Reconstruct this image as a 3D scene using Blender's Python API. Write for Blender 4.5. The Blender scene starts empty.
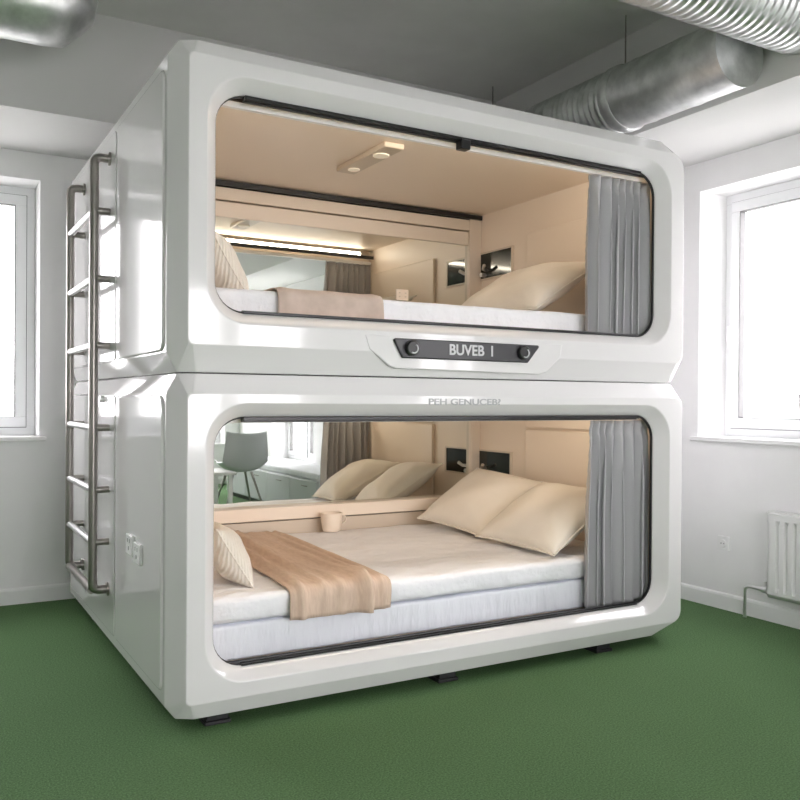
import bpy, bmesh, math, random
from mathutils import Vector, Matrix, noise
random.seed(4)
PI = math.pi
scene = bpy.context.scene
COL = scene.collection

# ------------------------------------------------------------------ materials
def mat(name, color, rough=.5, metal=0, coat=0, spec=.5, emit=None, estr=0, alpha=None):
    m = bpy.data.materials.new(name); m.use_nodes = True
    b = m.node_tree.nodes['Principled BSDF']
    b.inputs['Base Color'].default_value = (*color, 1)
    b.inputs['Roughness'].default_value = rough
    b.inputs['Metallic'].default_value = metal
    b.inputs['Coat Weight'].default_value = coat
    b.inputs['Coat Roughness'].default_value = .05
    b.inputs['Specular IOR Level'].default_value = spec
    if emit:
        b.inputs['Emission Color'].default_value = (*emit, 1); b.inputs['Emission Strength'].default_value = estr
    return m

def nodes(m):
    nt = m.node_tree
    return nt, nt.nodes, nt.links, nt.nodes['Principled BSDF']

def vary(m, c1, c2, scale=5, detail=4, coord='Object', stretch=(1, 1, 1), bump=0, bscale=None, bdist=.01, lo=.35, hi=.65):
    nt, N, L, b = nodes(m)
    tc = N.new('ShaderNodeTexCoord'); mp = N.new('ShaderNodeMapping'); mp.inputs['Scale'].default_value = stretch
    L.new(tc.outputs[coord], mp.inputs['Vector'])
    n = N.new('ShaderNodeTexNoise'); n.inputs['Scale'].default_value = scale; n.inputs['Detail'].default_value = detail
    L.new(mp.outputs[0], n.inputs['Vector'])
    r = N.new('ShaderNodeValToRGB'); r.color_ramp.elements[0].color = (*c1, 1); r.color_ramp.elements[1].color = (*c2, 1)
    r.color_ramp.elements[0].position = lo; r.color_ramp.elements[1].position = hi
    L.new(n.outputs['Fac'], r.inputs[0]); L.new(r.outputs[0], b.inputs['Base Color'])
    if bump:
        n2 = N.new('ShaderNodeTexNoise'); n2.inputs['Scale'].default_value = bscale or scale; n2.inputs['Detail'].default_value = 5
        L.new(mp.outputs[0], n2.inputs['Vector'])
        bp = N.new('ShaderNodeBump'); bp.inputs['Strength'].default_value = bump; bp.inputs['Distance'].default_value = bdist
        L.new(n2.outputs['Fac'], bp.inputs['Height']); L.new(bp.outputs[0], b.inputs['Normal'])
    return m

M = {}
M['wall'] = vary(mat('painted wall', (.80, .80, .79), .7), (.86, .855, .86), (.89, .885, .89), 3, bump=.08, bscale=60, bdist=.002)
M['ceiling'] = vary(mat('ceiling paint', (.74, .74, .72), .85), (.72, .72, .70), (.76, .76, .74), 4, bump=.15, bscale=90, bdist=.002)
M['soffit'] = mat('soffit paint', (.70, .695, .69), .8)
M['trim'] = mat('satin trim', (.86, .86, .86), .35)
M['pvc'] = mat('window plastic', (.86, .87, .88), .25)
M['gasket'] = mat('rubber gasket', (.12, .12, .12), .6)
M['shell'] = mat('gloss white shell', (.755, .745, .750), .10, coat=.35)
M['lining'] = mat('beige lining', (.81, .71, .605), .42)
M['lining_trim'] = mat('beige frame laminate', (.62, .54, .45), .35)
M['black'] = mat('black plastic', (.012, .012, .013), .3)
M['rubber'] = mat('black rubber', (.02, .02, .022), .55)
M['plate'] = mat('black plate', (.035, .035, .04), .3)
M['letter'] = mat('silver letter', (.62, .62, .64), .4)
M['greyletter'] = mat('grey letter', (.38, .39, .40), .5)
M['mirror'] = mat('mirror', (.80, .82, .79), .015, metal=1)
M['steel'] = vary(mat('brushed steel', (.33, .31, .29), .32, metal=1), (.31, .29, .27), (.35, .33, .31), 3)
M['rungsteel'] = mat('polished rung steel', (.55, .55, .55), .38, metal=1)
M['galv'] = vary(mat('galvanised duct', (.7, .71, .71), .38, metal=1), (.62, .63, .63), (.82, .83, .83), 14, bump=.15, bscale=25, bdist=.01)
M['sheet'] = vary(mat('white sheet', (.84, .85, .89), .85), (.86, .865, .90), (.90, .905, .94), 4, bump=.7, bscale=8, bdist=.035, stretch=(1, 2.2, 1))
M['basesheet'] = vary(mat('white valance', (.82, .84, .90), .85), (.81, .83, .89), (.84, .86, .92), 6, bump=.45, bscale=7, bdist=.035, stretch=(2.6, 1, .6))
M['pillow'] = vary(mat('cream pillowcase', (.80, .75, .66), .85), (.78, .73, .65), (.83, .78, .70), 5, bump=.25, bscale=12, bdist=.01)
M['throw'] = vary(mat('tan throw', (.56, .42, .32), .8), (.60, .45, .35), (.68, .53, .42), 20, stretch=(6, 1, 1), bump=.2, bscale=60, bdist=.004)
M['pinkthrow'] = vary(mat('pale tan throw', (.60, .48, .41), .85), (.56, .45, .38), (.63, .51, .44), 20, bump=.25, bscale=60, bdist=.004)
M['curtain'] = vary(mat('grey curtain', (.36, .365, .38), .5), (.42, .42, .435), (.45, .45, .465), 300, bump=.1, bscale=300, bdist=.001)
M['whiteplastic'] = mat('white plastic', (.85, .85, .85), .3)
M['dark'] = mat('socket hole', (.05, .05, .05), .6)
M['radiator'] = mat('radiator enamel', (.84, .84, .84), .25)
M['chrome'] = mat('chrome', (.8, .8, .8), .3, metal=1)
M['lamp'] = mat('lamp lens', (.9, .85, .75), .4, emit=(1, .84, .64), estr=.12)
M['screen'] = mat('dark screen', (.012, .014, .012), .08)
M['chair'] = mat('chair shell', (.55, .57, .58), .35)
M['wood'] = vary(mat('pale table top', (.72, .72, .70), .35), (.70, .70, .68), (.75, .75, .73), 6, stretch=(1, 8, 1))
M['leaf'] = vary(mat('leaves', (.12, .22, .07), .7), (.08, .16, .05), (.18, .30, .10), 3)
M['bark'] = mat('bark', (.20, .15, .11), .9)
M['facade'] = mat('pale render', (.72, .70, .66), .8)
M['roofing'] = mat('grey roofing', (.35, .34, .34), .8)
M['ground'] = vary(mat('paved yard', (.5, .5, .48), .9), (.42, .42, .40), (.55, .55, .53), 2)
M['darkglass'] = mat('house glass', (.06, .07, .08), .05)

# ribbed cushion fabric
m = mat('ribbed cream fabric', (.80, .76, .69), .9); M['ribbed'] = m
nt, N, L, b = nodes(m)
tc = N.new('ShaderNodeTexCoord'); w = N.new('ShaderNodeTexWave'); w.inputs['Scale'].default_value = 22; w.inputs['Distortion'].default_value = 2.5; w.inputs['Detail'].default_value = 3
L.new(tc.outputs['Object'], w.inputs['Vector'])
bp = N.new('ShaderNodeBump'); bp.inputs['Strength'].default_value = .4; bp.inputs['Distance'].default_value = .01
L.new(w.outputs['Fac'], bp.inputs['Height']); L.new(bp.outputs[0], b.inputs['Normal'])

# green carpet
m = mat('green carpet', (.04, .13, .04), .95, spec=.2); M['carpet'] = m
nt, N, L, b = nodes(m)
tc = N.new('ShaderNodeTexCoord')
n1 = N.new('ShaderNodeTexNoise'); n1.inputs['Scale'].default_value = 150; n1.inputs['Detail'].default_value = 6; n1.inputs['Roughness'].default_value = .7
n2 = N.new('ShaderNodeTexNoise'); n2.inputs['Scale'].default_value = 1.1; n2.inputs['Detail'].default_value = 3
L.new(tc.outputs['Object'], n1.inputs['Vector']); L.new(tc.outputs['Object'], n2.inputs['Vector'])
r1 = N.new('ShaderNodeValToRGB'); r1.color_ramp.elements[0].color = (.060, .122, .046, 1); r1.color_ramp.elements[1].color = (.150, .262, .120, 1)
r1.color_ramp.elements[0].position = .36; r1.color_ramp.elements[1].position = .64
L.new(n1.outputs['Fac'], r1.inputs[0])
r2 = N.new('ShaderNodeValToRGB'); r2.color_ramp.elements[0].color = (.86, .86, .86, 1); r2.color_ramp.elements[1].color = (1.06, 1.06, 1.06, 1)
L.new(n2.outputs['Fac'], r2.inputs[0])
mx = N.new('ShaderNodeMix'); mx.data_type = 'RGBA'; mx.blend_type = 'MULTIPLY'; mx.inputs[0].default_value = 1
L.new(r1.outputs[0], mx.inputs[6]); L.new(r2.outputs[0], mx.inputs[7]); L.new(mx.outputs[2], b.inputs['Base Color'])
bp = N.new('ShaderNodeBump'); bp.inputs['Strength'].default_value = .6; bp.inputs['Distance'].default_value = .006
L.new(n1.outputs['Fac'], bp.inputs['Height']); L.new(bp.outputs[0], b.inputs['Normal'])

# thin window glass
m = bpy.data.materials.new('window glass'); m.use_nodes = True; M['glass'] = m
nt = m.node_tree; nt.nodes.clear()
o = nt.nodes.new('ShaderNodeOutputMaterial'); t = nt.nodes.new('ShaderNodeBsdfTransparent'); g = nt.nodes.new('ShaderNodeBsdfGlossy')
g.inputs['Roughness'].default_value = .02; t.inputs['Color'].default_value = (.97, .98, .98, 1)
mxs = nt.nodes.new('ShaderNodeMixShader'); mxs.inputs[0].default_value = .05
nt.links.new(t.outputs[0], mxs.inputs[1]); nt.links.new(g.outputs[0], mxs.inputs[2]); nt.links.new(mxs.outputs[0], o.inputs[0])

# ------------------------------------------------------------------ mesh helpers
def link(name, me, material, parent=None):
    o = bpy.data.objects.new(name, me); COL.objects.link(o)
    if material is not None:
        me.materials.append(M[material] if isinstance(material, str) else material)
    if parent is not None:
        o.parent = parent; o.matrix_parent_inverse = Matrix.Translation(-parent.location) if parent.rotation_euler.z == 0 else parent.matrix_basis.inverted()
    return o

def finish(name, bm, material, parent=None, smooth=None, bevel=0, bseg=2, subsurf=0, center=True):
    bmesh.ops.recalc_face_normals(bm, faces=bm.faces)
    me = bpy.data.meshes.new(name); bm.to_mesh(me); bm.free()
    if smooth is not None:
        me.polygons.foreach_set('use_smooth', [True] * len(me.polygons))
        if smooth < 180: me.set_sharp_from_angle(angle=math.radians(smooth))
    o = link(name, me, material, parent)
    if bevel:
        b = o.modifiers.new('bevel', 'BEVEL'); b.width = bevel; b.segments = bseg; b.limit_method = 'ANGLE'; b.angle_limit = math.radians(20)
        b.harden_normals = False
    if subsurf:
        s = o.modifiers.new('sub', 'SUBSURF'); s.levels = subsurf; s.render_levels = subsurf
    return o

def tag(o, label=None, cat=None, group=None, kind=None):
    if label: o['label'] = label
    if cat: o['category'] = cat
    if group: o['group'] = group
    if kind: o['kind'] = kind
    return o

def empty(name, loc, label=None, cat=None, group=None, kind=None):
    o = bpy.data.objects.new(name, None); COL.objects.link(o); o.location = loc; o.empty_display_size = .1
    return tag(o, label, cat, group, kind)

# The pod was drawn up in its own drawing units; K turns them into metres on the floor plan.
K, KZ = .97, .036
def S(p): return Vector((p[0] * K, p[1] * K, p[2] * K + KZ))

def box(bm, x0, x1, y0, y1, z0, z1, s=False):
    v = []
    for z in (z0, z1):
        for (x, y) in ((x0, y0), (x1, y0), (x1, y1), (x0, y1)):
            p = (x, y, z); v.append(bm.verts.new(S(p) if s else p))
    for f in ((0, 3, 2, 1), (4, 5, 6, 7), (0, 1, 5, 4), (1, 2, 6, 5), (2, 3, 7, 6), (3, 0, 4, 7)):
        bm.faces.new([v[i] for i in f])
    return bm

def boxo(name, material, dims, parent=None, s=False, bevel=0, **kw):
    bm = bmesh.new(); box(bm, *dims, s=s)
    return finish(name, bm, material, parent, bevel=bevel, smooth=30 if bevel else None, **kw)

def tube(bm, pts, r, n=14, cap=True, s=False, radii=None):
    P = [S(p) if s else Vector(p) for p in pts]
    rings = []; up = None
    for i, p in enumerate(P):
        t = (P[min(i + 1, len(P) - 1)] - P[max(i - 1, 0)]).normalized()
        if up is None:
            up = Vector((0, 0, 1)) if abs(t.z) < .9 else Vector((1, 0, 0))
        a = (up - t * up.dot(t)).normalized(); c = t.cross(a); up = a
        rr = radii[i] if radii else r
        rings.append([bm.verts.new(p + (a * math.cos(2 * PI * k / n) + c * math.sin(2 * PI * k / n)) * rr) for k in range(n)])
    for i in range(len(rings) - 1):
        for k in range(n):
            bm.faces.new((rings[i][k], rings[i][(k + 1) % n], rings[i + 1][(k + 1) % n], rings[i + 1][k]))
    if cap:
        bm.faces.new(rings[0][::-1]); bm.faces.new(rings[-1])

def bent(pts, r=.06, k=6):
    """polyline with rounded corners"""
    P = [Vector(p) for p in pts]; out = [P[0]]
    for i in range(1, len(P) - 1):
        a = (P[i - 1] - P[i]); c = (P[i + 1] - P[i]); rr = min(r, a.length * .49, c.length * .49)
        p0 = P[i] + a.normalized() * rr; p2 = P[i] + c.normalized() * rr
        for j in range(k + 1):
            t = j / k; out.append(p0 * (1 - t) ** 2 + P[i] * 2 * t * (1 - t) + p2 * t * t)
    out.append(P[-1]); return out

def rrect(u0, u1, v0, v1, r, n=8):
    """four corner lists (n+1 points each) of a rounded rectangle, starting bottom-left, counter-clockwise"""
    rs = r if isinstance(r, (list, tuple)) else [r] * 4
    C = [((u0, v0), 180, 1, 1), ((u1, v0), 270, -1, 1), ((u1, v1), 0, -1, -1), ((u0, v1), 90, 1, -1)]
    out = []
    for (c, a0, su, sv), q in zip(C, rs):
        cu, cv = c[0] + su * q, c[1] + sv * q
        out += [(cu + q * math.cos(math.radians(a0 + 90 * j / n)), cv + q * math.sin(math.radians(a0 + 90 * j / n))) for j in range(n + 1)]
    return out

def loft(bm, loops, close=True, s=False):
    R = [[bm.verts.new(S(p) if s else p) for p in lp] for lp in loops]
    n = len(R[0])
    for a, b2 in zip(R[:-1], R[1:]):
        for i in range(n):
            j = (i + 1) % n
            bm.faces.new((a[i], a[j], b2[j], b2[i]))
    return R

def text(name, body, size, loc, rot, material, parent, ext=.0012, s=False, sx=1):
    cu = bpy.data.curves.new(name, 'FONT'); cu.body = body; cu.size = size; cu.extrude = ext; cu.align_x = 'CENTER'; cu.align_y = 'CENTER'; cu.offset = size * .022
    tmp = bpy.data.objects.new(name + '_tmp', cu); COL.objects.link(tmp)
    bpy.context.view_layer.update()
    me = bpy.data.meshes.new_from_object(tmp.evaluated_get(bpy.context.evaluated_depsgraph_get()))
    bpy.data.objects.remove(tmp)
    me.materials.clear()
    mw = Matrix.Translation(loc) @ rot.to_4x4() @ Matrix.Diagonal((sx, 1, 1, 1))
    me.transform(mw); me.name = name
    return link(name, me, material, parent)

def plate(name, pts2, y0, y1, material, parent, s=True, bevel=0):
    """prism from an outline in X,Z between two Y values"""
    bm = bmesh.new()
    a = [bm.verts.new(S((x, y0, z)) if s else (x, y0, z)) for x, z in pts2]
    c = [bm.verts.new(S((x, y1, z)) if s else (x, y1, z)) for x, z in pts2]
    n = len(pts2)
    bm.faces.new(a); bm.faces.new(c[::-1])
    for i in range(n): bm.faces.new((a[i], c[i], c[(i + 1) % n], a[(i + 1) % n]))
    return finish(name, bm, material, parent, smooth=30, bevel=bevel)

def sideplate(name, pts2, x0, x1, material, parent, s=True, bevel=0):
    bm = bmesh.new()
    a = [bm.verts.new(S((x0, y, z)) if s else (x0, y, z)) for y, z in pts2]
    c = [bm.verts.new(S((x1, y, z)) if s else (x1, y, z)) for y, z in pts2]
    n = len(pts2)
    bm.faces.new(a); bm.faces.new(c[::-1])
    for i in range(n): bm.faces.new((a[i], c[i], c[(i + 1) % n], a[(i + 1) % n]))
    return finish(name, bm, material, parent, smooth=30, bevel=bevel)

# ------------------------------------------------------------------ room
X0, X1, Y0, Y1, H, T = -3.2, 4.1165, -2.6, 5.424, 3.2, .30
SOF = 2.644

def wall(name, axis, inner, outer, u0, u1, holes):
    """a wall with rectangular window openings; axis 'x' = plane at constant x"""
    bm = bmesh.new()
    P = (lambda u, w, z: (w, u, z)) if axis == 'x' else (lambda u, w, z: (u, w, z))
    us = sorted({u0, u1, *[h[0] for h in holes], *[h[1] for h in holes]})
    zs = sorted({0, H, *[h[2] for h in holes], *[h[3] for h in holes]})
    for i in range(len(us) - 1):
        for j in range(len(zs) - 1):
            cu, cz = (us[i] + us[i + 1]) / 2, (zs[j] + zs[j + 1]) / 2
            if any(h[0] < cu < h[1] and h[2] < cz < h[3] for h in holes): continue
            for w in (inner, outer):
                bm.faces.new([bm.verts.new(P(a, w, c)) for a, c in ((us[i], zs[j]), (us[i + 1], zs[j]), (us[i + 1], zs[j + 1]), (us[i], zs[j + 1]))])
    rects = list(holes) + [(u0, u1, 0, H)]
    for (a, c, d, e) in rects:
        q = [(a, d), (c, d), (c, e), (a, e)]
        for k in range(4):
            p, r = q[k], q[(k + 1) % 4]
            bm.faces.new([bm.verts.new(P(p[0], inner, p[1])), bm.verts.new(P(r[0], inner, r[1])), bm.verts.new(P(r[0], outer, r[1])), bm.verts.new(P(p[0], outer, p[1]))])
    bmesh.ops.remove_doubles(bm, verts=bm.verts, dist=1e-5)
    o = finish(name, bm, 'wall'); o['kind'] = 'structure'; return o

ZS, ZT = .95, 2.485
W1 = (-.85, .66, ZS, ZT)
W2 = (2.25, 3.556, ZS + .022, ZT - .015)
W3 = (-1.35, .0, .40, ZT - .015)
WL = []
wall('wall_back', 'y', Y1, Y1 + T, X0 - T, X1 + T, [W1])
wall('wall_right', 'x', X1, X1 + T, Y0, Y1, [W2, W3])
wall('wall_left', 'x', X0, X0 - T, Y0, Y1, WL)
wall('wall_front', 'y', Y0, Y0 - T, X0 - T, X1 + T, [(-.2, 1.75, .55, ZT), (2.05, 3.9, .55, ZT)])
WF = (-.2, 1.75, .55, ZT); WG = (2.05, 3.9, .55, ZT)  # openings behind the camera, added and sized to brighten the pod fronts
boxo('floor', 'carpet', (X0 - T, X1 + T, Y0 - T, Y1 + T, -.1, 0))['kind'] = 'structure'
boxo('ceiling', 'ceiling', (X0 - T, X1 + T, Y0 - T, Y1 + T, H, H + .12))['kind'] = 'structure'
# dropped soffit along the back wall and the right wall
bm = bmesh.new()
box(bm, X0, X1, 4.63, Y1, SOF, H - .001)
box(bm, 3.385, X1, Y0, 4.63, SOF, H - .001)
tag(finish('trim_1', bm, 'soffit'), kind='structure')

def baseboard(name, a, c):
    """a -> c along the wall foot, with a small top lip"""
    bm = bmesh.new(); a, c = Vector(a), Vector(c); d = (c - a).normalized(); n = Vector((-d.y, d.x, 0))
    prof = [(0, 0), (.018, 0), (.018, .078), (.014, .088), (.006, .094), (0, .094)]
    r0 = [bm.verts.new(a + n * w + Vector((0, 0, z))) for w, z in prof]; r1 = [bm.verts.new(c + n * w + Vector((0, 0, z))) for w, z in prof]
    k = len(prof)
    for i in range(k): bm.faces.new((r0[i], r0[(i + 1) % k], r1[(i + 1) % k], r1[i]))
    bm.faces.new(r0[::-1]); bm.faces.new(r1)
    o = finish(name, bm, 'trim'); o['kind'] = 'structure'
baseboard('baseboard_back', (X1, Y1, 0), (X0, Y1, 0))
baseboard('baseboard_right', (X1, Y0, 0), (X1, Y1, 0))
baseboard('baseboard_left', (X0, Y1, 0), (X0, Y0, 0))
baseboard('baseboard_front', (X0, Y0, 0), (X1, Y0, 0))

def ring(bm, P, a, b2, w0, w1, d0, d1):
    """rectangular ring; a/b2 = outer (u0,u1,z0,z1); w0 border width"""
    u0, u1, z0, z1 = a
    for (p, q, r, s_) in ((u0, u1, z0, z0 + w0), (u0, u1, z1 - w0, z1), (u0, u0 + w0, z0 + w0, z1 - w0), (u1 - w0, u1, z0 + w0, z1 - w0)):
        v = [bm.verts.new(P(u, d, z)) for z in (r, s_) for (u, d) in ((p, d0), (q, d0), (q, d1), (p, d1))]
        for f in ((0, 3, 2, 1), (4, 5, 6, 7), (0, 1, 5, 4), (1, 2, 6, 5), (2, 3, 7, 6), (3, 0, 4, 7)): bm.faces.new([v[i] for i in f])

def window(name, axis, inner, sgn, hole, splits, recess=.235, handles=(), sill=True):
    """sgn = direction of outside along the wall axis; splits = u positions where sashes meet"""
    u0, u1, z0, z1 = hole
    P = (lambda u, d, z: (inner + sgn * d, u, z)) if axis == 'x' else (lambda u, d, z: (u, inner + sgn * d, z))
    root = empty(name, P((u0 + u1) / 2, recess, z0)); root['kind'] = 'structure'
    zb = z0 + .025
    bm = bmesh.new(); ring(bm, P, (u0, u1, zb, z1), None, .055, 0, recess, recess + .06)
    for s in splits: 
        v = []
        for z in (zb + .055, z1 - .055):
            for (u, d) in ((s - .03, recess), (s + .03, recess), (s + .03, recess + .06), (s - .03, recess + .06)): v.append(bm.verts.new(P(u, d, z)))
        for f in ((0, 3, 2, 1), (4, 5, 6, 7), (0, 1, 5, 4), (1, 2, 6, 5), (2, 3, 7, 6), (3, 0, 4, 7)): bm.faces.new([v[i] for i in f])
    finish('window_frame', bm, 'pvc', root, bevel=.003, smooth=30)
    edges = [u0 + .045] + [x for s in splits for x in (s - .02, s + .02)] + [u1 - .045]
    for k in range(0, len(edges), 2):
        a, c = edges[k], edges[k + 1]
        bm = bmesh.new(); ring(bm, P, (a, c, zb + .047, z1 - .047), None, .0035, 0, recess - .0015, recess + .01)
        finish('gasket', bm, 'gasket', root)
        bm = bmesh.new(); ring(bm, P, (a + .0045, c - .0045, zb + .0515, z1 - .0515), None, .062, 0, recess - .018, recess + .045)
        sash = finish('sash', bm, 'pvc', root, bevel=.004, smooth=30)
        bm = bmesh.new(); ring(bm, P, (a + .066, c - .066, zb + .113, z1 - .113), None, .004, 0, recess - .016, recess + .03)
        finish('glazing_bead', bm, 'gasket', sash)
        bm = bmesh.new()
        v = [bm.verts.new(P(u, d, z)) for d in (recess + .012, recess + .018) for (u, z) in ((a + .06, zb + .107), (c - .06, zb + .107), (c - .06, z1 - .107), (a + .06, z1 - .107))]
        for f in ((0, 1, 2, 3), (7, 6, 5, 4), (0, 4, 5, 1), (1, 5, 6, 2), (2, 6, 7, 3), (3, 7, 4, 0)): bm.faces.new([v[i] for i in f])
        finish('pane', bm, 'glass', sash)
    for u in handles:
        bm = bmesh.new(); zc = (z0 + z1) / 2 - .07
        def hb(p, q, d0, d1, r, s_):
            v = [bm.verts.new(P(uu, dd, z)) for z in (r, s_) for (uu, dd) in ((p, d0), (q, d0), (q, d1), (p, d1))]
            for f in ((0, 3, 2, 1), (4, 5, 6, 7), (0, 1, 5, 4), (1, 2, 6, 5), (2, 3, 7, 6), (3, 0, 4, 7)): bm.faces.new([v[i] for i in f])
        hb(u - .013, u + .013, recess - .032, recess - .018, zc - .035, zc + .04)
        hb(u - .009, u + .009, recess - .06, recess - .032, zc - .01, zc + .01)
        hb(u - .011, u + .011, recess - .072, recess - .056, zc - .12, zc + .014)
        finish('window_handle', bm, 'whiteplastic', root, bevel=.004, smooth=30)
        for zz in (z1 - .06, zb + .06):
            pass
    if sill:
        bm = bmesh.new(); q0, q1 = u0 - .035, u1 + .035
        outline = [(q0, -.035), (q1, -.035), (q1, -.0005), (u1 - .0005, -.0005), (u1 - .0005, recess + .055), (u0 + .0005, recess + .055), (u0 + .0005, -.0005), (q0, -.0005)]
        a = [bm.verts.new(P(u, d, z0 + .0005)) for u, d in outline]; c = [bm.verts.new(P(u, d, z0 + .026)) for u, d in outline]
        # the nose of the board drops a little in front of the wall
        bm.faces.new(a); bm.faces.new(c[::-1])
        for i in range(len(outline)): bm.faces.new((a[i], a[(i + 1) % 8], c[(i + 1) % 8], c[i]))
        finish('window_sill', bm, 'trim', root, bevel=.004, smooth=30)
    # light portal in the opening
    ld = bpy.data.lights.new(name + '_portal', 'AREA'); ld.shape = 'RECTANGLE'; ld.size = u1 - u0 - .1; ld.size_y = z1 - z0 - .1
    ld.cycles.is_portal = True
    lo = bpy.data.objects.new(name + '_portal', ld); COL.objects.link(lo)
    lo.location = P((u0 + u1) / 2, recess + .08, (z0 + z1) / 2)
    dirv = Vector((-sgn, 0, 0)) if axis == 'x' else Vector((0, -sgn, 0))
    lo.rotation_euler = dirv.to_track_quat('-Z', 'Z').to_euler()
    return root

window('window_1', 'y', Y1, 1, W1, [.335], handles=[.36])
window('window_2', 'x', X1, 1, W2, [2.95], handles=[3.475])
window('window_3', 'x', X1, 1, W3, [-.675], handles=[-.08])
window('window_added_1', 'y', Y0, -1, WF, [.8])  # unseen pair in the front wall, added for frontal light
window('window_added_2', 'y', Y0, -1, WG, [2.95])

# ------------------------------------------------------------------ sleeping pods
xa, xb = .821, 3.47                      # body sides
YB_ = 5.33                               # body back
def outer_loop(z0, z1, cz0, cz1, y):
    """body outline with chamfered corners; y=None -> front edge that steps forward at the sides"""
    n = 8; out = []
    def corner(sx, zc, dz, cx=.035):               # from side point to horizontal edge
        x = xa if sx > 0 else xb
        pts = []
        for j in range(5):
            t = j / 4
            pts.append((x + sx * cx * t, (3.173 * (1 - t) + 3.15 * t) if y is None else y, zc + dz * (1 - t)))
        for j in range(1, 5):
            t = j / 4
            pts.append((x + sx * (cx + .06 * t), (3.15 * (1 - t) + 3.112 * t) if y is None else y, zc))
        return pts
    out += corner(1, z0, cz0)
    out += corner(-1, z0, cz0 * (1.3 if z0 < .5 else 1), .14 if z0 < .5 else .035)[::-1]
    out += corner(-1, z1, -cz1 * (1.8 if z1 > 2 else 1), .10 if z1 > 2 else .035)
    out += corner(1, z1, -cz1)[::-1]
    return out

def shell(name, z0, z1, cz0, cz1, fz0, fz1, op, parent):
    """fz = extent of the flat front face, op = opening x0,x1,z0,z1"""
    bm = bmesh.new()
    def lp(r, y): return [(x, y, z) for x, z in r]
    L0 = outer_loop(z0, z1, cz0, cz1, YB_)
    L1 = outer_loop(z0, z1, cz0, cz1, None)
    L2 = lp(rrect(.875, 3.442, fz0, fz1, [.022, .05, .085 if z1 > 2 else .04, .022]), 3.075)
    ox0, ox1, oz0, oz1 = op
    L3 = lp(rrect(ox0 - .048, ox1 + .062, oz0 - .045, oz1 + .052, .165), 3.075)
    L3b = lp(rrect(ox0 - .018, ox1 + .030, oz0 - .015, oz1 + .022, .135), 3.103)
    L4 = lp(rrect(ox0, ox1, oz0, oz1, .118), 3.13)
    L5 = lp(rrect(ox0, ox1, oz0, oz1, .118), 3.145)
    Lb = lp(rrect(ox0 - .03, ox1 + .03, oz0 - .01, oz1 + .01, .118), 3.145)
    R = loft(bm, [L0, L1, L2, L3, L3b, L4, L5], s=True)
    bm.faces.new(R[0])
    # ceiling / floor / sides of the cavity are closed by the lining; the shell's own back rim
    o = finish(name, bm, 'shell', parent, smooth=18)
    b2 = o.modifiers.new('bevel', 'BEVEL'); b2.width = .006; b2.segments = 3; b2.limit_method = 'ANGLE'; b2.angle_limit = math.radians(19)
    return o

def lining(z0, z1, op, parent):
    """open-fronted box lined in beige laminate, with a flange round the opening"""
    bm = bmesh.new(); x0, x1, y0, y1 = .93, 3.335, 3.146, 4.80
    ox0, ox1, oz0, oz1 = op
    a = [(x, 3.1455, z) for x, z in rrect(ox0, ox1, oz0, oz1, .118)]
    e = .004
    c = [(x, y0, z) for x, z in rrect(x0, x1, z0, z1, e)]
    d = [(x, y1, z) for x, z in rrect(x0, x1, z0, z1, e)]
    R = loft(bm, [a, c, d], s=True); bm.faces.new(R[-1])
    return finish('interior_lining', bm, 'lining', parent, smooth=20)

OPL = (.992, 3.291, .180, 1.135)
OPU = (.992, 3.291, 1.530, 2.362)

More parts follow.
